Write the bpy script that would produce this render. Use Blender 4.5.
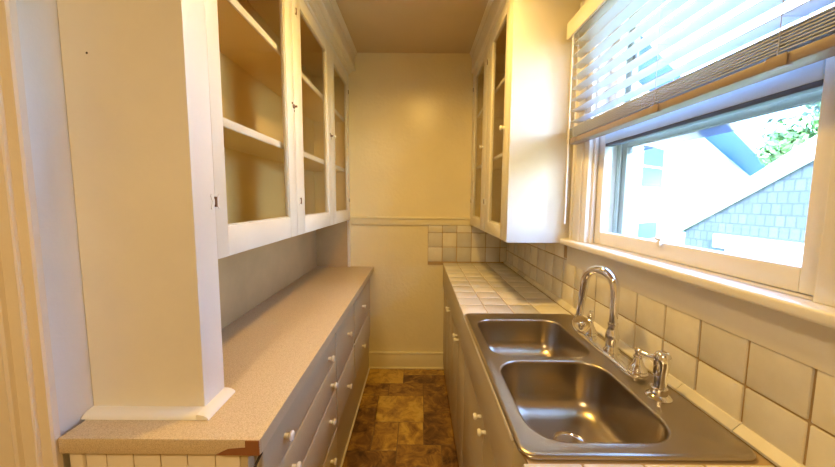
import bpy, bmesh, math, random
from mathutils import Vector, Matrix
random.seed(7)
for o in list(bpy.data.objects): bpy.data.objects.remove(o, do_unlink=True)
SC = bpy.context.scene
COL = SC.collection
PI = math.pi

# ------------------------------------------------------------------ camera
H = 1.446
def make_camera():
    p, r = math.radians(5.2), math.radians(0.4)
    F = Vector((0, math.cos(p), -math.sin(p))); R0 = Vector((1, 0, 0)); U0 = R0.cross(F)
    R = R0*math.cos(r) + U0*math.sin(r); U = U0*math.cos(r) - R0*math.sin(r)
    cd = bpy.data.cameras.new('camera'); cd.sensor_width = 36; cd.lens = 313/835*36
    cd.shift_y = -5.5/835; cd.clip_start = 0.02; cd.clip_end = 200
    co = bpy.data.objects.new('camera', cd); COL.objects.link(co)
    m = Matrix.Identity(4)
    for i in range(3):
        m[i][0] = R[i]; m[i][1] = U[i]; m[i][2] = -F[i]
    m[0][3], m[1][3], m[2][3] = 0, 0, H
    co.matrix_world = m
    SC.camera = co
make_camera()

# ------------------------------------------------------------------ light and exposure
SC.view_settings.view_transform = 'Standard'; SC.view_settings.look = 'None'
SC.view_settings.gamma = 1; SC.view_settings.exposure = 0.15
SC.view_settings.use_curve_mapping = False
W = bpy.data.worlds.new('sky'); SC.world = W; W.use_nodes = True
wn = W.node_tree.nodes; wl = W.node_tree.links
bg = wn['Background']
sky = wn.new('ShaderNodeTexSky'); sky.sky_type = 'NISHITA'; sky.sun_disc = False
sky.sun_elevation = math.radians(48); sky.sun_rotation = math.radians(195)
tint = wn.new('ShaderNodeMixRGB'); tint.blend_type = 'MULTIPLY'; tint.inputs[0].default_value = 1; tint.inputs[2].default_value = (.78, .90, 1.12, 1)
wl.new(sky.outputs[0], tint.inputs[1]); wl.new(tint.outputs[0], bg.inputs[0]); bg.inputs[1].default_value = 4.9

def light(name, kind, loc, energy, color, **kw):
    ld = bpy.data.lights.new(name, kind); ld.energy = energy; ld.color = color
    for k, v in kw.items(): setattr(ld, k, v)
    o = bpy.data.objects.new(name, ld); COL.objects.link(o); o.location = loc
    return o
sun = light('sun', 'SUN', (-6, 2, 12), 11.0, (1, .97, .93), angle=math.radians(.6))
sun.rotation_euler = Vector((0.22, 0.74, -0.63)).to_track_quat('-Z', 'Y').to_euler()
light('pantry_ceiling_lamp', 'AREA', (0.05, 1.30, 2.53), 15.5, (1, .62, .155), shape='DISK', size=.12, spread=math.radians(165))
light('kitchen_ceiling_lamp', 'AREA', (-0.55, -0.85, 2.52), 27, (1, .73, .38), shape='DISK', size=.3)

# ------------------------------------------------------------------ materials
def mat(name): 
    m = bpy.data.materials.new(name); m.use_nodes = True
    nt = m.node_tree; return m, nt, nt.nodes, nt.links, nt.nodes['Principled BSDF']
def ramp(n, stops):
    r = n.new('ShaderNodeValToRGB'); e = r.color_ramp.elements
    while len(e) < len(stops): e.new(.5)
    for i, (p, c) in enumerate(stops): e[i].position = p; e[i].color = (*c, 1)
    return r
def coords(n): return n.new('ShaderNodeNewGeometry')
def noise(n, l, scale, detail=4, rough=.55, vec=None):
    t = n.new('ShaderNodeTexNoise'); t.inputs['Scale'].default_value = scale
    t.inputs['Detail'].default_value = detail; t.inputs['Roughness'].default_value = rough
    if vec is None: vec = coords(n).outputs['Position']
    l.new(vec, t.inputs['Vector']); return t
def bump(n, l, b, src, strength, dist=.002):
    k = n.new('ShaderNodeBump'); k.inputs['Strength'].default_value = strength; k.inputs['Distance'].default_value = dist
    l.new(src, k.inputs['Height']); l.new(k.outputs[0], b.inputs['Normal'])
def paint(name, col, rough=.4, var=.06, bscale=60, bstr=.25, dist=.002):
    m, nt, n, l, b = mat(name)
    t = noise(n, l, 3.0, 5)
    lo = tuple(c*(1-var) for c in col); hi = tuple(min(1, c*(1+var*.5)) for c in col)
    r = ramp(n, [(.3, lo), (.7, hi)]); l.new(t.outputs[0], r.inputs[0]); l.new(r.outputs[0], b.inputs['Base Color'])
    b.inputs['Roughness'].default_value = rough
    t2 = noise(n, l, bscale, 3); bump(n, l, b, t2.outputs[0], bstr, dist)
    return m
def plain(name, col, rough=.5, metal=0):
    m, nt, n, l, b = mat(name)
    b.inputs['Base Color'].default_value = (*col, 1); b.inputs['Roughness'].default_value = rough
    b.inputs['Metallic'].default_value = metal
    t = noise(n, l, 40, 2); bump(n, l, b, t.outputs[0], .05, .001)
    return m
M = {}
M['cream'] = paint('cream_gloss_paint', (.82, .77, .66), .32)
M['cabinet_base'] = paint('aged_cream_paint', (.55, .455, .28), .36)
M['wall'] = paint('textured_wall_paint', (.86, .76, .48), .24, .05, 38, .55, .004)
M['wall_smooth'] = paint('smooth_wall_paint', (.84, .75, .48), .35)
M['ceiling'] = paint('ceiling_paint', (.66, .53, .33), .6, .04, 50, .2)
M['white'] = paint('white_trim_paint', (.84, .81, .75), .3)
M['tan'] = paint('doorway_paint', (.80, .70, .55), .4)
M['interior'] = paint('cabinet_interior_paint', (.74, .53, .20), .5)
M['groove'] = plain('dark_gap', (.05, .035, .02), .8)
M['vinyl'] = plain('white_vinyl', (.60, .62, .66), .35)
M['taupe'] = plain('taupe_blind_rail', (.30, .235, .20), .45)
M['rail_skylit'] = plain('skylit_blue_white_sash', (.66, .81, .96), .35)  # white rail, with the blue of the skylight put into its colour
M['storm'] = plain('grey_green_metal_frame', (.24, .28, .25), .45)
M['rail_shade'] = plain('rail_shade_dark', (.10, .12, .16), .6)
M['rust'] = plain('worn_brass', (.20, .11, .06), .5, .6)
M['knob'] = plain('white_porcelain', (.86, .82, .72), .15)
M['chrome'] = plain('chrome', (.86, .86, .87), .06, 1)
M['black'] = plain('black_rubber', (.02, .02, .02), .5)
M['core'] = paint('bare_wood', (.26, .10, .035), .65, .35, 90, .3)
def laminate():
    m, nt, n, l, b = mat('speckled_laminate')
    t = noise(n, l, 380, 3, .7); r = ramp(n, [(.32, (.45, .33, .20)), (.5, (.63, .50, .32)), (.68, (.73, .61, .43))])
    l.new(t.outputs[0], r.inputs[0]); l.new(r.outputs[0], b.inputs['Base Color']); b.inputs['Roughness'].default_value = .38
    return m
M['laminate'] = laminate()
M['splash'] = paint('speckled_backsplash_laminate', (.57, .41, .20), .4, .18, 240, .1)
def tile():
    m, nt, n, l, b = mat('glazed_ivory_tile')
    g = coords(n); r = ramp(n, [(0, (.58, .56, .51)), (.35, (.72, .68, .60)), (.7, (.80, .75, .63)), (1, (.84, .79, .66))])
    r.color_ramp.interpolation = 'LINEAR'
    l.new(g.outputs['Random Per Island'], r.inputs[0])
    t = noise(n, l, 14, 4); r2 = ramp(n, [(.3, (.90, .89, .87)), (.7, (1, 1, 1))]); l.new(t.outputs[0], r2.inputs[0])
    mx = n.new('ShaderNodeMixRGB'); mx.blend_type = 'MULTIPLY'; mx.inputs[0].default_value = 1
    l.new(r.outputs[0], mx.inputs[1]); l.new(r2.outputs[0], mx.inputs[2]); l.new(mx.outputs[0], b.inputs['Base Color'])
    b.inputs['Roughness'].default_value = .28
    t2 = noise(n, l, 22, 2); bump(n, l, b, t2.outputs[0], .35, .004)
    return m
M['tile'] = tile()
M['grout'] = paint('tan_grout', (.50, .35, .18), .9, .25, 200, .4)
def slate():
    m, nt, n, l, b = mat('slate_floor_tile')
    g = coords(n)
    cmb = n.new('ShaderNodeCombineXYZ'); mu = n.new('ShaderNodeMath'); mu.operation = 'MULTIPLY'; mu.inputs[1].default_value = 37
    l.new(g.outputs['Random Per Island'], mu.inputs[0]); l.new(mu.outputs[0], cmb.inputs[2])
    ad = n.new('ShaderNodeVectorMath'); l.new(g.outputs['Position'], ad.inputs[0]); l.new(cmb.outputs[0], ad.inputs[1])
    t = noise(n, l, 11, 9, .66, ad.outputs[0]); t.inputs['Distortion'].default_value = .7
    a = n.new('ShaderNodeMath'); a.operation = 'MULTIPLY_ADD'; a.inputs[1].default_value = .26; a.inputs[2].default_value = -.13
    l.new(g.outputs['Random Per Island'], a.inputs[0])
    s = n.new('ShaderNodeMath'); l.new(a.outputs[0], s.inputs[0]); l.new(t.outputs[0], s.inputs[1])
    r = ramp(n, [(.25, (.05, .020, .007)), (.40, (.20, .095, .026)), (.52, (.36, .20, .042)), (.66, (.60, .38, .07)), (.85, (.68, .50, .16))])
    l.new(s.outputs[0], r.inputs[0]); l.new(r.outputs[0], b.inputs['Base Color']); b.inputs['Roughness'].default_value = .38
    bump(n, l, b, t.outputs[0], .3, .004)
    return m
M['slate'] = slate()
M['floor_grout'] = paint('floor_grout', (.20, .12, .05), .8)
def steel():
    m, nt, n, l, b = mat('brushed_steel')
    b.inputs['Metallic'].default_value = 1; b.inputs['Base Color'].default_value = (.43, .37, .29, 1)
    g = coords(n); mp = n.new('ShaderNodeMapping'); mp.inputs['Scale'].default_value = (6, 160, 160); l.new(g.outputs['Position'], mp.inputs[0])
    t = noise(n, l, 4, 4, .6, mp.outputs[0]); r = ramp(n, [(.2, (.27,)*3), (.8, (.30,)*3)]); l.new(t.outputs[0], r.inputs[0])
    l.new(r.outputs[0], b.inputs['Roughness']); return m
M['steel'] = steel()
def glass(name, tint, refl):
    m, nt, n, l, b = mat(name)
    n.remove(b); out = n['Material Output']
    tr = n.new('ShaderNodeBsdfTransparent'); tr.inputs[0].default_value = (*tint, 1)
    gl = n.new('ShaderNodeBsdfGlossy'); gl.inputs['Roughness'].default_value = .03
    fr = n.new('ShaderNodeLayerWeight'); fr.inputs[0].default_value = .5
    pw = n.new('ShaderNodeMath'); pw.operation = 'POWER'; pw.inputs[1].default_value = 4; l.new(fr.outputs['Facing'], pw.inputs[0])
    ma = n.new('ShaderNodeMath'); ma.operation = 'MULTIPLY_ADD'; ma.inputs[1].default_value = .5; ma.inputs[2].default_value = refl; l.new(pw.outputs[0], ma.inputs[0])
    mx = n.new('ShaderNodeMixShader'); l.new(ma.outputs[0], mx.inputs[0]); l.new(tr.outputs[0], mx.inputs[1]); l.new(gl.outputs[0], mx.inputs[2])
    l.new(mx.outputs[0], out.inputs[0]); return m
M['glass'] = glass('window_glass', (.98, .99, .99), .03)
M['cab_glass'] = glass('cabinet_glass', (.98, .98, .97), .02)
def screen():
    m, nt, n, l, b = mat('insect_screen'); out = n['Material Output']
    b.inputs['Base Color'].default_value = (.30, .36, .44, 1); b.inputs['Roughness'].default_value = .8
    tr = n.new('ShaderNodeBsdfTransparent'); mx = n.new('ShaderNodeMixShader'); mx.inputs[0].default_value = .55
    l.new(tr.outputs[0], mx.inputs[1]); l.new(b.outputs[0], mx.inputs[2]); l.new(mx.outputs[0], out.inputs[0]); return m
M['screen'] = screen()
def shingle():
    m, nt, n, l, b = mat('grey_shingle_siding')
    g = coords(n); sp = n.new('ShaderNodeSeparateXYZ'); l.new(g.outputs['Position'], sp.inputs[0])
    cb = n.new('ShaderNodeCombineXYZ'); l.new(sp.outputs['Y'], cb.inputs[0]); l.new(sp.outputs['Z'], cb.inputs[1])
    t = n.new('ShaderNodeTexBrick'); l.new(cb.outputs[0], t.inputs[0]); t.inputs['Scale'].default_value = 1
    t.inputs['Color1'].default_value = (.075, .09, .10, 1); t.inputs['Color2'].default_value = (.10, .118, .13, 1); t.inputs['Mortar'].default_value = (.055, .068, .078, 1)
    t.inputs['Mortar Size'].default_value = .010; t.inputs['Brick Width'].default_value = .10; t.inputs['Row Height'].default_value = .13
    l.new(t.outputs[0], b.inputs['Base Color']); b.inputs['Roughness'].default_value = .85
    return m
M['shingle'] = shingle()
M['stucco'] = paint('white_siding', (.80, .80, .78), .7)
M['eave_blue'] = paint('blue_soffit_paint', (.03, .13, .62), .6)
M['roof'] = paint('dark_roofing', (.20, .21, .23), .9)
M['house_window'] = plain('house_window_glass', (.05, .11, .22), .3)
M['house_window'].node_tree.nodes['Principled BSDF'].inputs['Specular IOR Level'].default_value = .05
M['grass'] = paint('lawn', (.10, .20, .05), .9, .3)
M['leaf'] = paint('leaf_green', (.11, .25, .07), .55, .5, 8, .1)
M['bark'] = paint('bark', (.12, .08, .05), .9, .3)

# ------------------------------------------------------------------ builders
WO = {}     # world origin of every object
class MB:
    def __init__(s): s.bm = bmesh.new()
    def box(s, lo, hi, bev=0.0, seg=2):
        lo, hi = [min(a, b) for a, b in zip(lo, hi)], [max(a, b) for a, b in zip(lo, hi)]
        v = [s.bm.verts.new((x, y, z)) for x in (lo[0], hi[0]) for y in (lo[1], hi[1]) for z in (lo[2], hi[2])]
        fs = [s.bm.faces.new([v[i] for i in q]) for q in ((0,1,3,2),(4,6,7,5),(0,4,5,1),(2,3,7,6),(0,2,6,4),(1,5,7,3))]
        if bev > 0:
            ed = list({e for f in fs for e in f.edges})
            bmesh.ops.bevel(s.bm, geom=ed, offset=bev, segments=seg, affect='EDGES', profile=.5, clamp_overlap=True)
        return s
    def prism(s, poly, axis, a, b):
        def P(u, w, t): return {'x': (t, u, w), 'y': (u, t, w), 'z': (u, w, t)}[axis]
        A = [s.bm.verts.new(P(u, w, a)) for u, w in poly]; B = [s.bm.verts.new(P(u, w, b)) for u, w in poly]
        s.bm.faces.new(A); s.bm.faces.new(B[::-1]); n = len(poly)
        for i in range(n): s.bm.faces.new((A[i], B[i], B[(i+1) % n], A[(i+1) % n]))
        return s
    def lathe(s, prof, c, d=(0, 0, 1), n=24):
        d = Vector(d).normalized(); q = d.to_track_quat('Z', 'Y'); c = Vector(c); rings = []
        for r, h in prof:
            r = max(r, 1e-5)
            rings.append([s.bm.verts.new(c + q @ Vector((r*math.cos(2*PI*i/n), r*math.sin(2*PI*i/n), h))) for i in range(n)])
        for a, b in zip(rings, rings[1:]):
            for i in range(n): s.bm.faces.new((a[i], a[(i+1) % n], b[(i+1) % n], b[i]))
        s.bm.faces.new(rings[0][::-1]); s.bm.faces.new(rings[-1]); return s
    def tube(s, pts, rad, n=12):
        pts = [Vector(p) for p in pts]; rs = rad if isinstance(rad, (list, tuple)) else [rad]*len(pts); rings = []
        t0 = (pts[1]-pts[0]).normalized(); u = t0.orthogonal().normalized()
        for i, p in enumerate(pts):
            t = (pts[min(i+1, len(pts)-1)] - pts[max(i-1, 0)]).normalized()
            u = (u - t*u.dot(t)).normalized(); w = t.cross(u)
            rings.append([s.bm.verts.new(p + (u*math.cos(2*PI*k/n) + w*math.sin(2*PI*k/n))*rs[i]) for k in range(n)])
        for a, b in zip(rings, rings[1:]):
            for k in range(n): s.bm.faces.new((a[k], a[(k+1) % n], b[(k+1) % n], b[k]))
        s.bm.faces.new(rings[0][::-1]); s.bm.faces.new(rings[-1]); return s
    def build(s, name, mats, parent=None, origin=None, ang=32):
        bm = s.bm; bmesh.ops.recalc_face_normals(bm, faces=bm.faces[:])
        vs = [v.co for v in bm.verts]
        if origin is None:
            origin = Vector([(min(v[i] for v in vs)+max(v[i] for v in vs))/2 for i in range(3)]); origin.z = min(v[2] for v in vs)
        origin = Vector(origin)
        bmesh.ops.translate(bm, vec=-origin, verts=bm.verts[:])
        me = bpy.data.meshes.new(name); bm.to_mesh(me); bm.free()
        for mm in (mats if isinstance(mats, (list, tuple)) else [mats]): me.materials.append(mm)
        for p in me.polygons: p.use_smooth = True
        me.set_sharp_from_angle(angle=math.radians(ang))
        o = bpy.data.objects.new(name, me); COL.objects.link(o); WO[o] = origin
        if parent is not None: o.parent = parent; o.location = origin - WO[parent]
        else: o.location = origin
        return o
def tag(o, label=None, cat=None, group=None, kind=None):
    if label: o['label'] = label
    if cat: o['category'] = cat
    if group: o['group'] = group
    if kind: o['kind'] = kind
    return o
def thing(name, loc, label, cat, group=None, kind=None):
    o = bpy.data.objects.new(name, None); COL.objects.link(o); o.location = loc; o.empty_display_size = .05
    WO[o] = Vector(loc); return tag(o, label, cat, group, kind)
def struct(o, label=None, cat=None): return tag(o, label, cat, kind='structure')
def copy_part(src, parent, origin):
    c = src.copy(); COL.objects.link(c); c.parent = parent; WO[c] = Vector(origin); c.location = Vector(origin) - WO[parent]
    return c

D = 2.578; XR = .749; CE = 2.594; XW = -.85
# ------------------------------------------------------------------ the room
FT = [(-.43,2.35,-.105,D),(-.105,2.47,.26,D),(-.105,2.352,.26,2.47),(-.43,2.195,-.21,2.352),(-.21,2.195,.052,2.352),(.052,2.015,.26,2.352),
      (-.277,1.92,.052,2.195),(-.43,2.055,-.277,2.195),(-.43,1.684,-.265,2.055),(-.265,1.684,-.112,1.92),(-.112,1.73,.046,1.92),
      (.046,1.73,.26,2.015),(-.112,1.45,.148,1.73),(.148,1.45,.26,1.73),(-.43,1.45,-.112,1.684)]
f = MB(); f.box((-2.4, -2.2, -.06), (.9, D+.1, -.002))
nb = len(f.bm.faces)
def ft(x0, y0, x1, y1): f.box((x0+.0025, y0+.0025, -.003), (x1-.0025, y1-.0025, 0), .001, 1)
for q in FT: ft(*q)
y = 1.45; k = 0
while y > -2.1:
    h = (.27, .16, .33)[k % 3]; x = -2.4 + .1*(k % 4); 
    while x < .7:
        w = random.choice((.16, .27, .33)); ft(x, y-h, min(x+w, .74), y); x += w
    y -= h; k += 1
f.bm.faces.ensure_lookup_table()
for i, fc in enumerate(f.bm.faces): fc.material_index = 1 if i >= nb else 0
struct(f.build('floor', [M['floor_grout'], M['slate']]))
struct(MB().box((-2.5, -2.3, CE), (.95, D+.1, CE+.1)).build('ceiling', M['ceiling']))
struct(MB().box((-2.5, D, 0), (.95, D+.1, CE)).build('wall_back', M['wall']))
struct(MB().box((-1.02, .690, 0), (XW, D, CE), .006).build('wall_left', M['white']))
struct(MB().box((-2.5, .70, 0), (-1.02, .82, CE)).build('wall_entry', M['tan']))
struct(MB().box((-2.5, -2.3, 0), (-2.4, .70, CE)).build('wall_kitchen', M['wall']))
struct(MB().box((-2.4, -2.3, 0), (.95, -2.2, CE)).build('wall_rear', M['wall']))
WY0, WY1, WZ0, WZ1 = .565, 1.37, 1.262, 2.22
wr = MB()
wr.box((XR, -2.2, 0), (.92, D, WZ0-.018)); wr.box((XR, -2.2, WZ1), (.92, D, CE)); wr.box((XR, -2.2, WZ0-.018), (.92, WY0, WZ1)); wr.box((XR, WY1, WZ0-.018), (.92, D, WZ1))
struct(wr.build('wall_right', M['wall']))
b = MB(); b.box((-.42, D-.016, 0), (.245, D, .136), .003); b.box((-.42, D-.020, .128), (.245, D, .148), .006); b.box((-.42, D-.026, 0), (.245, D-.012, .016), .005)
struct(b.build('baseboard_back', M['wall_smooth']))
t = MB(); t.box((-.545, D-.014, 1.237), (.45, D, 1.288), .003); t.box((-.545, D-.024, 1.284), (.45, D, 1.304), .006)
struct(t.build('trim_1', M['wall_smooth']))      # chair rail on the back wall
# door casing facing the kitchen at the left
c = MB()
prof = [(-.838,.690),(-.838,.678),(-.842,.674),(-.866,.674),(-.868,.669),(-.872,.667),(-.876,.669),(-.878,.674),(-.908,.674),(-.911,.667),(-.917,.664),(-.923,.667),(-.926,.674),(-.968,.674),(-.974,.680),(-.974,.690)]
c.prism(prof, 'z', 0, CE)
struct(c.build('trim_2', M['tan'], ang=25))
# tile backsplash on the back wall and along the window wall
ts = MB()
ts.box((.087, D-.007, .905), (.742, D, 1.234)); ts.box((XR-.007, .20, .905), (XR, D-.001, 1.236))
nf = len(ts.bm.faces)
rows = [(.925, 1.031), (1.036, 1.152), (1.157, 1.234)]
brow = [(.934, 1.052), (1.057, 1.172), (1.177, 1.234)]
bx = [.087, .206, .325, .446, .565, .685, .742]
for z0, z1 in brow:
    for a, e in zip(bx, bx[1:]): ts.box((a+.003, D-.012, z0), (e-.003, D-.004, z1), .003, 2)
vy = [.20,.318,.436,.554,.670,.788,.904,1.025,1.145,1.265,1.366,1.440,1.563,1.68,1.785,1.9,2.022,2.14,2.26,2.38,2.5,D-.012]
for z0, z1 in rows:
    for a, e in zip(vy, vy[1:]):
        if z0 > 1.1 and a < 1.5: zz = 1.16
        else: zz = z1
        ts.box((XR-.012, a+.003, z0), (XR-.004, e-.003, zz), .003, 2)
# sloping cove strip where the counter meets the wall
cv = [.20]+[.2+.155*i for i in range(1, 15)]+[D-.012]
for a, e in zip(cv, cv[1:]): ts.prism([(.716, .924), (.716, .930), (.733, .946), (.744, .946), (.744, .924)], 'y', a+.001, e-.001)
ts.bm.faces.ensure_lookup_table()
for i, fc in enumerate(ts.bm.faces): fc.material_index = 1 if i >= nf else 0
struct(ts.build('trim_3', [M['grout'], M['tile']]))

# ------------------------------------------------------------------ window
win = thing('window_1', (.80, .967, WZ0), None, None, kind='structure')
fr = MB()   # casings, head, jambs
for (a, e) in ((WY1, 1.490), (.44, WY0)):
    fr.box((.733, a, WZ0), (XR, e, 2.33), .003)
fr.box((.726, 1.404, WZ0), (.736, 1.416, 2.33), .003); fr.box((.724, 1.478, WZ0), (.74, 1.492, 2.33), .004)
fr.box((.726, .519, WZ0), (.736, .531, 2.33), .003)
fr.box((.734, WY0, WZ1), (XR, WY1, 2.328), .003)
fr.build('casing', M['white'], win)
jb = MB()
jb.box((.735, WY1-.002, WZ0), (.90, WY1+.012, WZ1)); jb.box((.735, WY0-.012, WZ0), (.90, WY0+.002, WZ1)); jb.box((.735, WY0, WZ1-.01), (.90, WY1, WZ1+.01))
jb.box((.752, WY1-.016, WZ0), (.768, WY1, WZ1), .003); jb.box((.752, WY0, WZ0), (.768, WY0+.016, WZ1), .003)
jb.build('jamb', M['white'], win)
st = MB(); st.box((.690, .30, 1.236), (.752, 1.522, WZ0), .007, 3); st.box((.740, WY0+.001, 1.2445), (.94, WY1-.001, WZ0)); st.build('sill', M['white'], win)
ap = MB(); ap.box((.734, .30, 1.140), (XR-.001, 1.520, 1.237), .003); ap.build('apron', M['cream'], win)
def sash(x0, x1, z0, z1, bot, top, side, m, pane=True):
    s = MB(); s.box((x0, WY0+.003, z0), (x1, WY0+side, z1), .003); s.box((x0, WY1-side, z0), (x1, WY1-.003, z1), .003)
    s.box((x0, WY0+side, z0), (x1, WY1-side, z0+bot), .003)
    if top: s.box((x0, WY0+side, z1-top), (x1, WY1-side, z1), .003)
    o = s.build('sash', m, win)
    if pane:
        xm = (x0+x1)/2; p = MB(); p.box((xm-.0015, WY0+side-.004, z0+bot-.004), (xm+.0015, WY1-side+.004, z1-top+.004)); p.build('pane', M['glass'], o)
    return o
s1 = sash(.770, .802, WZ0+.002, 1.722, .052, .0, .055, M['white'], False)
p = MB(); p.box((.7845, WY0+.05, 1.31), (.7875, WY1-.05, 1.685)); p.build('pane', M['glass'], s1)
mr = MB(); mr.box((.768, WY0+.055, 1.680), (.802, WY1-.055, 1.726), .003); mr.build('meeting_rail', M['rail_skylit'], s1)
gk = MB(); gk.box((.771, WY0+.055, 1.668), (.800, WY1-.055, 1.681), .002); gk.build('rail_shade_strip', M['rail_shade'], s1)  # dark strip added as the shadow under the meeting rail
sl = MB(); sl.box((.760, .97, 1.322), (.772, 1.00, 1.330), .002); sl.lathe([(.0, 0), (.010, .002), (.010, .008), (.004, .011)], (.770, .985, 1.312), (-1, 0, 0), 14); sl.build('sash_lift', M['white'], s1)
s2 = sash(.806, .836, 1.69, WZ1, .045, .05, .055, M['white'])
so = MB()   # outer storm frame
so.box((.852, WY0+.004, WZ0), (.876, WY0+.05, WZ1), .002); so.box((.852, WY1-.070, WZ0), (.876, WY1-.004, WZ1), .002)
so.box((.842, WY1-.045, WZ0), (.850, WY1-.028, WZ1), .002)
so.box((.852, WY0+.05, WZ0), (.876, WY1-.07, WZ0+.02), .002); so.box((.852, WY0+.05, 1.664), (.876, WY1-.07, 1.690), .002)
sf = so.build('storm_frame', M['storm'], win)
sc = MB(); sc.box((.862, WY0+.05, 1.638), (.8635, WY1-.07, 1.664)); sc.build('screen_strip', M['screen'], sf)
lt = MB()
for zz in (1.80, 1.99): lt.box((.838, WY1-.10, zz), (.850, WY1-.085, zz+.035), .004)
lt.build('sash_latch', M['black'], s2)

# ------------------------------------------------------------------ knobs, hinges
def knob_bm(c, d, r=.012, ln=.024):
    return MB().lathe([(r*.55, 0), (r*.5, ln*.45), (r*.95, ln*.62), (r, ln*.8), (r*.7, ln*.97), (0, ln)], c, d, 16)
def hinge_bm(x, y, z, sg):
    m = MB()
    for s in (-1, 1):
        m.prism([(y+s*.003, z-.006), (y+s*.016, z-.021), (y+s*.019, z-.016), (y+s*.012, z), (y+s*.019, z+.016), (y+s*.016, z+.021), (y+s*.003, z+.006)], 'x', x, x+sg*.0025)
    k = len(m.bm.faces); m.lathe([(.0036, -.014), (.0036, .014)], (x+sg*.003, y, z), (0, 0, 1), 10)
    m.bm.faces.ensure_lookup_table()
    for fc in m.bm.faces[k:]: fc.material_index = 1
    return m
def hinge(x, y, z, sg, parent):
    h = hinge_bm(x, y, z, sg).build('hinge', [M['white'], M['rust']], parent)
    return h
def glass_door(parent, x, sg, y0, y1, z0, z1, gy0, gy1, gz0, gz1):
    th = .020; xb = x - sg*th
    m = MB(); m.box((xb, y0, z0), (x, gy0, z1), .001); m.box((xb, gy1, z0), (x, y1, z1), .001)
    m.box((xb, gy0, z0), (x, gy1, gz0), .002); m.box((xb, gy0, gz1), (x, gy1, z1), .002)
    e = .005   # glazing bead round the opening
    for q in (((gy0, gz0), (gy0+e, gz1)), ((gy1-e, gz0), (gy1, gz1)), ((gy0, gz0), (gy1, gz0+e)), ((gy0, gz1-e), (gy1, gz1))):
        m.box((xb+sg*.004, q[0][0], q[0][1]), (x-sg*.007, q[1][0], q[1][1]))
    d = m.build('door', M['cream'], parent)
    xp = x - sg*.005
    MB().box((xp-.001, gy0+.001, gz0+.001), (xp+.001, gy1-.001, gz1-.001)).build('glass_pane', M['cab_glass'], d)
    return d

# ------------------------------------------------------------------ left upper cabinet
XL = -.556
uc = thing('upper_cabinet', (-.70, 1.68, .886), 'tall cream cupboard with three glass doors standing on the speckled laminate counter', 'cupboard')
MB().box((-.848, .777, .886), (XL-.001, .797, CE-.002)).build('side_panel', M['cream'], uc)
ff = MB()
ff.box((XL-.02, .7774, .886), (XL, .8612, CE-.15), .0008); ff.box((XL-.02, 2.553, .886), (XL, D-.002, CE-.15), .0015)
ff.box((XL-.02, .860, 2.402), (XL, 2.553, CE-.15), .0015)
ff.build('face_frame', M['white'], uc)
MB().box((-.848, .797, 1.277), (XL-.022, D-.002, 1.297)).build('bottom_panel', M['cream'], uc)
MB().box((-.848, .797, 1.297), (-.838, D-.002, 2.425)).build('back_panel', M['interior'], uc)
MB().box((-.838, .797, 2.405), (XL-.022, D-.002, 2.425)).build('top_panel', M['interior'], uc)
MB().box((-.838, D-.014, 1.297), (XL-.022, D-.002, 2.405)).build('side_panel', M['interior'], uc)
for z in (1.664, 2.060):
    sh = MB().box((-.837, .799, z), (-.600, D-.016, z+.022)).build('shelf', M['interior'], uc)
    MB().box((-.600, .799, z), (-.592, D-.016, z+.027), .002).build('shelf_edge', M['cream'], sh)
for y in (1.4465, 2.0565): MB().box((XL-.045, y-.022, 1.297), (XL-.022, y+.022, 2.405)).build('mullion', M['cream'], uc)
d1 = glass_door(uc, XL, 1, .862, 1.445, 1.276, 2.400, .915, 1.370, 1.364, 2.332)
d2 = glass_door(uc, XL, 1, 1.448, 2.055, 1.276, 2.400, 1.548, 1.965, 1.360, 2.332)
d3 = glass_door(uc, XL, 1, 2.058, 2.550, 1.276, 2.400, 2.142, 2.514, 1.358, 2.332)
for d, y in ((d1, .861), (d2, 1.490), (d3, 2.551)):
    for z in (1.436, 2.285): hinge(XL, y, z, 1, d)
def catch(y, z, parent):
    m = MB(); m.lathe([(.009, 0), (.010, .004), (.004, .008), (.005, .016), (0, .018)], (XL, y, z), (1, 0, 0), 12)
    m.box((XL, y-.020, z+.006), (XL+.004, y-.012, z+.014), .001); m.box((XL, y+.004, z-.022), (XL+.002, y+.009, z-.012), .001)
    return tag(m.build('catch', M['rust'], parent), 'worn brown metal catch')
catch(1.437, 1.855, d1); catch(2.035, 1.845, d2)
knob_bm((XL, 2.085, 1.850), (1, 0, 0), .010, .022).build('knob', M['knob'], d3)
co = MB()
xf = -.505
co.box((-.60, .777, 2.452), (xf, D-.002, CE-.001), .002)
co.prism([(xf, 2.452), (xf+.007, 2.455), (xf+.009, 2.464), (xf+.003, 2.472), (xf, 2.474)], 'y', .777, D-.002)
co.prism([(XL, 2.425), (XL+.014, 2.430), (XL+.018, 2.440), (XL+.028, 2.446), (XL+.030, 2.453), (XL, 2.453)], 'y', .777, D-.002)
co.prism([(xf, CE-.035), (xf+.006, CE-.033), (xf+.010, CE-.022), (xf+.020, CE-.010), (xf+.022, CE-.001), (xf, CE-.001)], 'y', .777, D-.002)
co.build('cornice', M['cream'], uc, ang=25)
qr = MB()
def quarter(r=.016, n=5): return [(0, 0)]+[(r*math.cos(i*PI/2/n), r*math.sin(i*PI/2/n)) for i in range(n+1)]
qr.prism([(.777-u*2.4, .886+w) for u, w in quarter(.014)], 'x', -.848, XL+.002)
qr.prism([(XL+u*2.2, .886+w) for u, w in quarter(.014)], 'y', .777-.033, .862)
qr.build('base_molding', M['white'], uc)

nh_ = MB(); nh_.lathe([(.0028, 0), (.0022, .0006), (0, .0008)], (-.788, .777, 1.787), (0, -1, 0), 10); nh_.build('nail_hole', M['groove'], uc)
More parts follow.
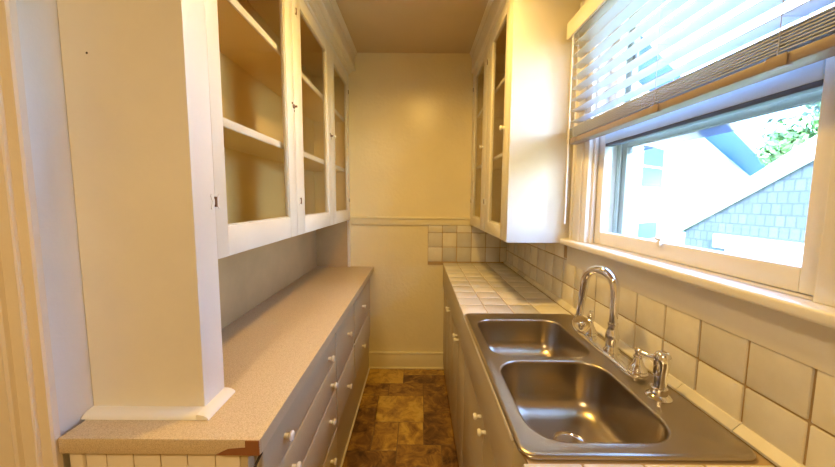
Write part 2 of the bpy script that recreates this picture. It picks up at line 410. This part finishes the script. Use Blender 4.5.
# ------------------------------------------------------------------ left counter
lc = thing('countertop', (-.60, 1.63, .846), 'speckled tan laminate countertop along the left side, bare wood showing at its corner', 'countertop')
ctm = MB(); ctm.box((-.836, .682, .847), (-.365, D-.002, .885), .0015); ctm.build('worktop', M['laminate'], lc)
ed = MB(); ed.prism([(-.365,.686),(-.364,.686),(-.364,D-.003),(-.365,D-.003)], 'z', .8475, .8845)
tag(ed.build('edge_band', M['cabinet_base'], lc), 'painted front edge of the worktop')
bw = MB(); bw.prism([(-.366,.8475),(-.366,.8835),(-.398,.8835),(-.398,.866),(-.440,.862),(-.452,.856),(-.468,.8475)], 'y', .6795, .6835)
tag(bw.build('exposed_core', M['core'], lc), 'bare reddish wood where laminate has chipped off')
bs = MB(); bs.box((-.849, .799, .8855), (-.835, D-.004, 1.2755)); bs.box((-.834, D-.016, .8855), (XL-.022, D-.004, 1.2755)); bs.build('backsplash', M['splash'], lc)

# ------------------------------------------------------------------ left base cabinet
lb = thing('base_cabinet', (-.62, 1.63, 0), 'long aged cream drawer cabinet under the laminate countertop', 'cabinet')
XF = -.408
ffm = MB(); ffm.box((XF-.018, .706, .0), (XF, D-.003, .846)); ffm.build('face_frame', M['cabinet_base'], lb)
ep = MB(); ep.box((-.832, .710, 0), (XF-.018, .724, .846))
xs = [-.800, -.750, -.6845, -.619, -.554, -.4866, XF-.018]
for a, e in zip(xs, xs[1:]): ep.box((a+.0012, .704, 0), (e-.0012, .712, .846), .0018)
ep.box((-.832, .698, 0), (-.801, .712, .846), .002); ep.build('end_panel', M['tan'], lb)
XD = -.386
def drawer(y0, y1, z0, z1, knobs, name='drawer'):
    m = MB(); m.box((XF-.002, y0, z0), (XD, y1, z1), .006, 3); d = m.build(name, M['cabinet_base'], lb)
    for (ky, kz) in knobs:
        k = knob_bm((XD, ky, kz), (1, 0, 0), .0150, .028).build('knob', M['knob'], d)
    return d
drawer(.735, 1.436, .690, .822, [(.860, .752), (1.315, .748)])
drawer(.735, 1.436, .546, .684, [(.905, .612), (1.345, .605)])
drawer(.735, 1.436, .340, .540, [(.905, .455), (1.315, .452)])
drawer(.735, 1.436, .120, .334, [(.905, .26), (1.318, .258)])
drawer(1.452, 1.862, .546, .808, [(1.69, .694)])
drawer(1.452, 1.862, .320, .538, [(1.665, .402)])
drawer(1.884, 2.515, .546, .800, [(2.15, .692)])
drawer(1.884, 2.515, .320, .538, [(2.13, .410)])
rs = MB(); rs.box((XF, .706, .826), (XD+.002, D-.004, .846), .002)
rs.build('top_rail', M['cabinet_base'], lb)
tt = MB(); tt.box((XF, .706, 0), (XF+.010, D-.03, .014), .004); tt.build('toe_trim', M['cream'], lb)
eg = MB(); eg.tube([(XF+.003, .712, .70), (XF+.006, .713, .755), (XF+.012, .717, .79), (XD+.001, .727, .815)], .0035, 8)  # solid dark tube painted as the shadow in the drawer gap
tag(eg.build('gap_shade_strip', M['groove'], lb), 'dark strip standing for the shaded gap beside the nearest top drawer')

# ------------------------------------------------------------------ right upper cabinet
X2 = .432
ru = thing('upper_cabinet', (.59, 2.05, 1.24), 'cream wall cupboard with two glass doors hanging right of the aisle beside the window', 'cupboard')
MB().box((X2, 1.508, 1.240), (XR-.002, 1.542, CE-.002), .003).build('side_panel', M['cream'], ru)
ff = MB(); ff.box((X2, 1.542, 1.240), (X2+.02, 1.562, CE-.15), .0015); ff.box((X2, 2.532, 1.240), (X2+.02, D-.002, CE-.15), .0015); ff.box((X2, 1.562, 2.432), (X2+.02, 2.532, CE-.15), .0015)
ff.build('face_frame', M['cream'], ru)
MB().box((X2+.022, 1.542, 1.242), (XR-.014, D-.002, 1.262)).build('bottom_panel', M['cream'], ru)
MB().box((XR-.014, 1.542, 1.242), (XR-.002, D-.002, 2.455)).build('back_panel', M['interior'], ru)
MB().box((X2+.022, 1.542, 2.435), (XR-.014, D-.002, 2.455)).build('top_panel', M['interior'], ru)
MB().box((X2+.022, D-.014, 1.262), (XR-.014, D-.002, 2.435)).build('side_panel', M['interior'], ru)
for z in (1.690, 2.098):
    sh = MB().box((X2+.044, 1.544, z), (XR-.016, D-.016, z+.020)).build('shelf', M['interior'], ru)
    MB().box((X2+.036, 1.544, z), (X2+.044, D-.016, z+.020), .002).build('shelf_edge', M['cream'], sh)
e1 = glass_door(ru, X2, -1, 1.564, 2.030, 1.243, 2.430, 1.628, 1.912, 1.318, 2.362)
e2 = glass_door(ru, X2, -1, 2.034, 2.530, 1.243, 2.430, 2.158, 2.465, 1.318, 2.372)
MB().box((X2+.022, 2.012, 1.262), (X2+.040, 2.052, 2.435)).build('mullion', M['cream'], ru)
for d, y in ((e1, 2.032), (e2, 2.531)):
    for z in (1.436, 2.300): hinge(X2, y, z, -1, d)
knob_bm((X2, 1.605, 1.806), (-1, 0, 0), .013, .026).build('knob', M['knob'], e1)
knob_bm((X2, 2.120, 1.796), (-1, 0, 0), .012, .026).build('knob', M['knob'], e2)
co = MB(); xf = .418
co.box((xf, 1.522, 2.452), (.48, D-.002, CE-.001), .002)
co.prism([(X2, 2.436), (X2-.012, 2.440), (X2-.018, 2.450), (X2-.018, 2.456), (X2, 2.456)], 'y', 1.522, D-.002)
co.prism([(xf, CE-.035), (xf-.006, CE-.033), (xf-.009, CE-.020), (xf-.017, CE-.010), (xf-.018, CE-.001), (xf, CE-.001)], 'y', 1.522, D-.002)
co.build('cornice', M['cream'], ru, ang=25)

# ------------------------------------------------------------------ right base cabinet and tiled counter
rb = thing('base_cabinet', (.49, 1.4, 0), 'cream base cabinet with paired knobs under the sink and tiled counter', 'cabinet')
XB = .236
MB().box((XB, .40, 0), (XB+.018, D-.003, .735)).build('face_frame', M['cabinet_base'], rb)
MB().box((.216, .648, .733), (XB+.018, D-.003, .9085), .003).build('front_rail', M['cabinet_base'], rb)
MB().box((XB+.018, .40, 0), (XR-.002, .418, .86)).build('end_panel', M['cabinet_base'], rb)
XC = .224
for y0, y1, kn in ((.42, .978, .945), (.984, 1.400, 1.020), (1.406, 1.640, 1.615), (1.644, 1.86, 1.668), (1.866, 2.075, 2.050), (2.079, 2.30, 2.104), (2.305, 2.545, None)):
    d = MB().box((XC, y0, .06), (XB+.001, y1, .726), .003).build('door', M['cabinet_base'], rb)
    if kn: knob_bm((XC, kn, .700), (-1, 0, 0), .0115, .028).build('knob', M['knob'], d)
MB().box((.218, .40, .7275), (XB, D-.003, .733), .001).build('ledge', M['cream'], rb)

rc = thing('countertop', (.47, 1.4, .88), 'ivory tiled countertop with tan grout on the right, sink set into it', 'countertop')
sb = MB()
for lo, hi in (((.226, 1.36), (.738, D-.002)), ((.226, .22), (.738, .615)), ((.226, .615), (.235, 1.36)), ((.700, .615), (.738, 1.36))):
    sb.box((lo[0], lo[1], .909), (hi[0], hi[1], .9195))
sb.build('grout_bed', M['grout'], rc)
tl = MB()
xc = [.212, .332, .454, .575, .716]
yr = [1.398, 1.533, 1.642, 1.752, 1.872, 1.991, 2.102, 2.218, 2.335, 2.452, D-.004]
for a, e in zip(yr, yr[1:]):
    for p0, p1 in zip(xc, xc[1:]): tl.box((p0+.002, a+.0025, .910), (p1-.002, e-.0025, .923), .003, 2)
tl.build('tile_surface', M['tile'], rc); tl = MB()
for a, e in ((.24, .345), (.345, .465), (.465, .583)):
    for p0, p1 in zip(xc, xc[1:]): tl.box((p0+.002, a+.0025, .910), (p1-.002, e-.0025, .923), .003, 2)
tl.build('tile_surface', M['tile'], rc)
ck = MB(); ck.box((.2125, .655, .908), (.220, 1.398, .9235), .003); ck.build('caulk_edge', M['cream'], rc)

# ------------------------------------------------------------------ sink
sk = thing('kitchen_sink', (.46, .99, .75), 'stainless steel double bowl drop-in sink set in the tiled counter', 'sink')
def rr(x0, x1, y0, y1, r, n=8):
    pts = []
    for cx, cy, a0 in ((x1-r, y1-r, 0), (x0+r, y1-r, PI/2), (x0+r, y0+r, PI), (x1-r, y0+r, 3*PI/2)):
        for i in range(n+1):
            a = a0 + PI/2*i/n; pts.append((cx+r*math.cos(a), cy+r*math.sin(a)))
    return pts
def loft(bm, loops, close_last=False):
    rings = [[bm.verts.new(p) for p in L] for L in loops]
    for A, B in zip(rings, rings[1:]):
        n = len(A)
        for i in range(n): bm.faces.new((A[i], A[(i+1) % n], B[(i+1) % n], B[i]))
    if close_last: bm.faces.new(rings[-1])
    return rings
SX0, SX1, SY0, SY1, ZT = .214, .706, .588, 1.392, .9295
bowls = [(.256, .600, 1.000, 1.318, .065, .790, (.44, 1.165)), (.256, .582, .630, .968, .075, .775, (.430, .812))]
m = MB(); bm = m.bm
rim = [(0, .9230), (0, .9275), (.002, .9300), (.006, .9315), (.011, .9312), (.015, ZT)]
loops = [[(x, y, z) for x, y in rr(SX0+o, SX1-o, SY0+o, SY1-o, .030-o*.6)] for o, z in rim]
outer = loft(bm, loops)[-1]
holes = []
for x0, x1, y0, y1, r, zb, dc in bowls:
    q = [(x, y, ZT) for x, y in rr(x0-.006, x1+.006, y0-.006, y1+.006, r+.006)]
    holes.append([bm.verts.new(p) for p in q])
es = []
for L in [outer]+holes:
    for i in range(len(L)):
        e = bm.edges.get((L[i], L[(i+1) % len(L)])) or bm.edges.new((L[i], L[(i+1) % len(L)])); es.append(e)
bmesh.ops.triangle_fill(bm, use_beauty=True, use_dissolve=False, edges=es)
m.build('rim', M['steel'], sk, ang=40)
for x0, x1, y0, y1, r, zb, dc in bowls:
    m = MB(); bm = m.bm; L = []
    def ring(o, z, rr_=None): L.append([(x, y, z) for x, y in rr(x0+o, x1-o, y0+o, y1-o, max(.012, (rr_ if rr_ else r-o*.5)))])
    ring(-.006, ZT, r+.006); ring(-.003, ZT-.0006, r+.003); ring(-.001, ZT-.002, r+.001); ring(.0005, ZT-.005); ring(.001, ZT-.010)
    zf = zb+.055
    ring(.008, zf+.04); ring(.012, zf)
    for i in range(1, 7):
        a = PI/2*i/6; ring(.012+.055*(1-math.cos(a)), zf-.055*math.sin(a)+.0)
    # flat bottom converging on the drain
    n = len(L[-1]); dr = .042
    last = L[-1]
    circ = [(dc[0]+dr*math.cos(math.atan2(p[1]-dc[1], p[0]-dc[0])), dc[1]+dr*math.sin(math.atan2(p[1]-dc[1], p[0]-dc[0])), zb-.003) for p in last]
    mid = [tuple(a*.4+b*.6 for a, b in zip(p, q)) for p, q in zip(last, circ)]
    L += [mid, circ]
    loft(bm, L)
    bo = m.build('bowl', M['steel'], sk, ang=60)
    g = MB(); g.lathe([(.047, -.001), (.046, .002), (.040, .0025), (.036, -.002), (.033, -.012), (.030, -.022), (.012, -.022), (.010, -.016), (0, -.016)], (dc[0], dc[1], zb-.002), (0, 0, 1), 28)
    dn = g.build('drain', M['chrome'], sk)
    b2 = MB(); b2.lathe([(.0315, 0), (.0315, .002), (.013, .002), (.013, .0)], (dc[0], dc[1], zb-.0225), (0, 0, 1), 24); b2.build('drain_shadow_gap', M['black'], dn)

# ------------------------------------------------------------------ faucet
fa = thing('faucet', (.652, 1.03, ZT), 'chrome gooseneck faucet with two handles on the sink deck', 'faucet')
z0 = ZT
pl = MB(); pl.bm
loops = [[(x, y, z) for x, y in rr(.652-w, .652+w, .868-w+.026, 1.192+w-.026, w*.98, 8)] for w, z in ((.030, z0+.0003), (.030, z0+.006), (.027, z0+.011), (.020, z0+.013))]
loft(pl.bm, loops, True); pl.build('base_plate', M['chrome'], fa, ang=50)
cy = 1.012; cx = .655
cl = MB(); cl.lathe([(.024, .012), (.024, .018), (.019, .024), (.0175, .040), (.020, .055), (.021, .066), (.018, .080), (.0135, .098), (.0155, .104), (.0155, .110), (.012, .114), (0, .114)], (cx, cy, z0), (0, 0, 1), 24)
cl.build('spout_column', M['chrome'], fa, ang=40)
dv = Vector((-.37, .93, 0)).normalized(); R_ = .058; zt = z0+.220
pts = [(cx, cy, z0+.11), (cx, cy, z0+.16), (cx, cy, zt)]
for i in range(1, 17):
    a = PI*i/16*.99; q = Vector((cx, cy, zt)) + dv*(R_-R_*math.cos(a)) + Vector((0, 0, R_*math.sin(a))); pts.append(q)
end = pts[-1]; tdir = (Vector(pts[-1])-Vector(pts[-2])).normalized()
pts.append(Vector(end)+tdir*.135)
gs = MB(); gs.tube(pts, [.0125, .0130, .0140]+[.0148]*16+[.0125], 16); gs.build('gooseneck', M['chrome'], fa, ang=60)
en = pts[-1]
nz = MB(); nz.lathe([(.013, -.004), (.016, 0), (.0165, .006), (.0145, .009), (.0145, .014), (.017, .022), (.020, .032), (.0205, .040), (.018, .043), (0, .042)], en, tdir, 24); nz.build('spray_nozzle', M['chrome'], fa, ang=40)
def handle(y, ld, bx=.650):
    ld = Vector(ld).normalized(); base = Vector((bx, y, z0+.012))
    m = MB(); m.lathe([(r, h*.9) for r, h in [(.026, 0), (.027, .005), (.024, .010), (.025, .014), (.021, .022), (.014, .036), (.0105, .052), (.013, .056), (.013, .060), (.009, .064), (.0085, .070), (.011, .074), (.011, .080), (.007, .086), (0, .087)]], base, (0, 0, 1), 24)
    h = m.build('handle', M['chrome'], fa, ang=40)
    lv = MB(); p0 = base+Vector((0, 0, .067)); p3 = p0+ld*(.070 if y < 1 else .046)+Vector((0, 0, .004))
    lv.tube([p0, p0+ld*.02+Vector((0, 0, -.001)), p0+ld*.045+Vector((0, 0, .001)), p3], [.0065, .006, .0065, .008], 12)
    lv.build('lever', M['chrome'], h, ang=60)
    return h, p3
handle(.880, (.45, -.85, 0))
handle(1.150, (.55, .85, .1), .657)
dm = MB(); ax = Vector((-.45, -.85, .36)); cc = Vector(en)+Vector((-.004, -.026, -.022))
dm.lathe([(.012, -.022), (.020, -.018), (.027, -.010), (.0305, -.002), (.0310, .003), (.0290, .008), (.0250, .009), (.0238, .005), (.014, .007), (.006, .010), (.004, .013), (0, .013)], cc, ax, 28)
dm.build('spray_head', M['chrome'], fa, ang=40)

sp = thing('side_sprayer', (.640, .785, ZT), 'chrome side sprayer standing on sink deck nearest the camera', 'sprayer')
m = MB(); m.lathe([(.030, .0003), (.030, .004), (.025, .009), (.020, .012), (.019, .024), (.0195, .028), (.016, .030), (0, .030)], (.640, .785, ZT), (0, 0, 1), 28); m.build('escutcheon', M['chrome'], sp, ang=40)
m = MB(); m.lathe([(.0150, .029), (.0145, .050), (.0150, .072), (.0175, .090), (.0195, .104), (.0190, .114), (.0155, .122), (.012, .124), (.010, .122), (0, .125)], (.640, .785, ZT), (.02, -.02, 1), 28); m.build('spray_body', M['chrome'], sp, ang=40)
m = MB(); m.box((.6225, .774, ZT+.062), (.6285, .790, ZT+.105), .003); m.build('trigger', M['chrome'], sp)

# ------------------------------------------------------------------ blind
bl = thing('window_blind', (.705, .95, 1.70), 'white horizontal blind half raised over the window, cream valance above', 'blind')
v = MB(); v.box((.664, .30, 2.163), (.676, 1.480, 2.235), .003); v.box((.676, 1.468, 2.163), (.730, 1.480, 2.235), .002); v.build('valance', M['cream'], bl)
MB().box((.684, .31, 2.168), (.722, 1.465, 2.225), .002).build('head_rail', M['vinyl'], bl)
BY0, BY1 = .33, 1.46
def slat(m, zc, tilt=.0, w=.024):
    xc_ = .704; pr = []
    for sgn in (1, -1):
        for i in range(7):
            u = -1+2*i/6; u *= sgn
            pr.append((xc_+u*w, zc+.003*(1-u*u)+u*w*tilt+(.0011 if sgn > 0 else -.0011)))
    m.prism(pr, 'y', BY0, BY1)
m = MB()
z = 1.796
while z < 2.15: slat(m, z); z += .0475
m.build('slats', M['vinyl'], bl, ang=60)
m = MB()
for i in range(7): slat(m, 1.7285+i*.0062)
tag(m.build('stacked_slats', M['vinyl'], bl, ang=60), 'pile of lowered slats on the bottom rail')
MB().box((.680, BY0, 1.700), (.728, BY1, 1.7225), .004).build('bottom_rail', M['taupe'], bl)
for yy in (.62, .93, 1.40):
    m = MB()
    for xx in (.679, .729): m.tube([(xx, yy, 1.722), (xx, yy, 2.17)], .0009, 6)
    z = 1.793
    while z < 2.15: m.tube([(.679, yy, z), (.729, yy, z)], .0008, 5); z += .0475
    m.build('ladder_cord', M['vinyl'], bl)
    m = MB(); m.box((.677, yy-.018, 1.6985), (.690, yy+.018, 1.7005), .0008); m.box((.6765, yy-.018, 1.6985), (.6785, yy+.018, 1.722), .0008); m.build('cord_clip', M['taupe'], bl)
m = MB(); m.tube([(.672, 1.430, 2.19), (.672, 1.431, 2.15), (.675, 1.432, 1.34)], .0038, 8); m.build('tilt_wand', M['white'], bl)

# ------------------------------------------------------------------ outside
struct(MB().box((.92, -12, -.7), (30, 30, -.6)).build('floor_yard', M['grass']))
ga = thing('garage', (5.2, 2.6, -.6), 'low garage with grey shingle gable and white rake boards, nearer one outside the window', 'garage')
rk = lambda y: 1.066+.583*(4.579-y)
rt = lambda y: 1.219+.63*(4.594-y)
ya, yl = 2.2, 4.80
def gab(fn, dz=0): return [(yl, fn(yl)+dz), (ya, fn(ya)+dz), (2*ya-yl, fn(yl)+dz)]
g = MB(); g.prism([(yl-.15, -.6)]+[(yl-.15, rk(yl-.15)+.05), (ya, rk(ya)+.1), (2*ya-yl+.15, rk(yl-.15)+.05)]+[(2*ya-yl+.15, -.6)], 'x', 4.0, 8.0)
g.build('wall', M['shingle'], ga)
r_ = MB(); r_.prism(gab(rk, .04)+gab(rt, -.012)[::-1], 'x', 3.985, 8.2); r_.build('roof', M['roof'], ga)
k_ = MB(); k_.prism(gab(rk)+gab(rt)[::-1], 'x', 3.95, 3.99); k_.build('rake_board', M['stucco'], ga)
d_ = MB(); d_.box((3.955, .6, .84), (4.01, 4.17, 1.02), .01); d_.build('door_header', M['stucco'], ga)
MB().box((3.97, .75, -.6), (4.01, 4.0, .84)).build('garage_door', M['stucco'], ga)
nh = thing('house', (6, 8, -.6), 'bright white neighbouring house with blue soffit behind the garage', 'house')
nh.rotation_euler = (0, 0, math.atan2(.54, .84)); WO[nh] = Vector((0, 0, -.6))     # the house stands turned to the garage
hz = lambda x: 3.36-.165*(x-3.4)
h = MB(); h.prism([(-2.6, -.6), (-2.6, hz(-2.6)), (9.2, hz(9.2)), (9.2, -.6)], 'y', 0, 6); h.build('wall', M['stucco'], nh)
r_ = MB(); r_.prism([(-3.1, hz(-3.1)+.03), (9.7, hz(9.7)+.03), (9.7, hz(9.7)+.16), (-3.1, hz(-3.1)+.16)], 'y', -.69, 6.5); r_.build('roof', M['roof'], nh)
r_ = MB(); r_.prism([(-3.1, hz(-3.1)), (9.7, hz(9.7)), (9.7, hz(9.7)+.03), (-3.1, hz(-3.1)+.03)], 'y', -.69, .0); r_.build('soffit', M['eave_blue'], nh)
r_ = MB(); r_.prism([(-3.12, hz(-3.12)-.01), (9.72, hz(9.72)-.01), (9.72, hz(9.72)+.18), (-3.12, hz(-3.12)+.18)], 'y', -.73, -.69); r_.build('fascia', M['stucco'], nh)
for (a, e, q0, q1) in ((-.86, .25, 1.80, 2.75), (-.88, .14, .05, .92)):
    w = MB(); w.box((a-.10, -.05, q0-.10), (e+.10, .02, q1+.10), .01); w = w.build('window', M['stucco'], nh)
    pn = MB(); pn.box((a, -.065, q0), (e, -.045, q1)); pn = pn.build('pane', M['house_window'], w)
    MB().box((a, -.07, (q0+q1)/2-.02), (e, -.06, (q0+q1)/2+.02)).build('sash_bar', M['stucco'], w)
m = MB(); m.tube([(1.91, -.08, .0), (1.91, -.08, .75), (2.4, -.10, .90)], .05, 10); m.build('downpipe', M['storm'], nh)
def tree(loc, hgt, rad, n, label):
    t = thing('tree', loc, label, 'tree'); L = Vector(loc)
    MB().tube([L, L+Vector((.1, 0, hgt*.35)), L+Vector((0, .1, hgt*.7))], [.22, .17, .08], 10).build('trunk', M['bark'], t)
    m = MB(); bm = m.bm
    blobs = [(L+Vector((random.uniform(-1, 1)*rad*.7, random.uniform(-1, 1)*rad*.8, hgt*.7+random.uniform(-1, 1)*rad*.6)), rad*random.uniform(.35, .6)) for _ in range(14)]
    for _ in range(n):
        c_, r = random.choice(blobs); d = Vector((random.gauss(0, 1), random.gauss(0, 1), random.gauss(0, 1))).normalized()
        p_ = c_ + d*r*random.uniform(.6, 1); s_ = random.uniform(.07, .16)
        a = (d+Vector((random.uniform(-.8, .8), random.uniform(-.8, .8), random.uniform(-.8, .8)))).normalized(); u = a.orthogonal().normalized(); w = a.cross(u)
        bm.faces.new([bm.verts.new(p_+u*s_), bm.verts.new(p_+w*s_*.5), bm.verts.new(p_-u*s_), bm.verts.new(p_-w*s_*.5)])
    m.build('foliage', M['leaf'], t)
tree((11.9, 8.6, -.6), 5.5, 1.45, 4200, 'leafy green tree filling the gap right of the blue soffit')
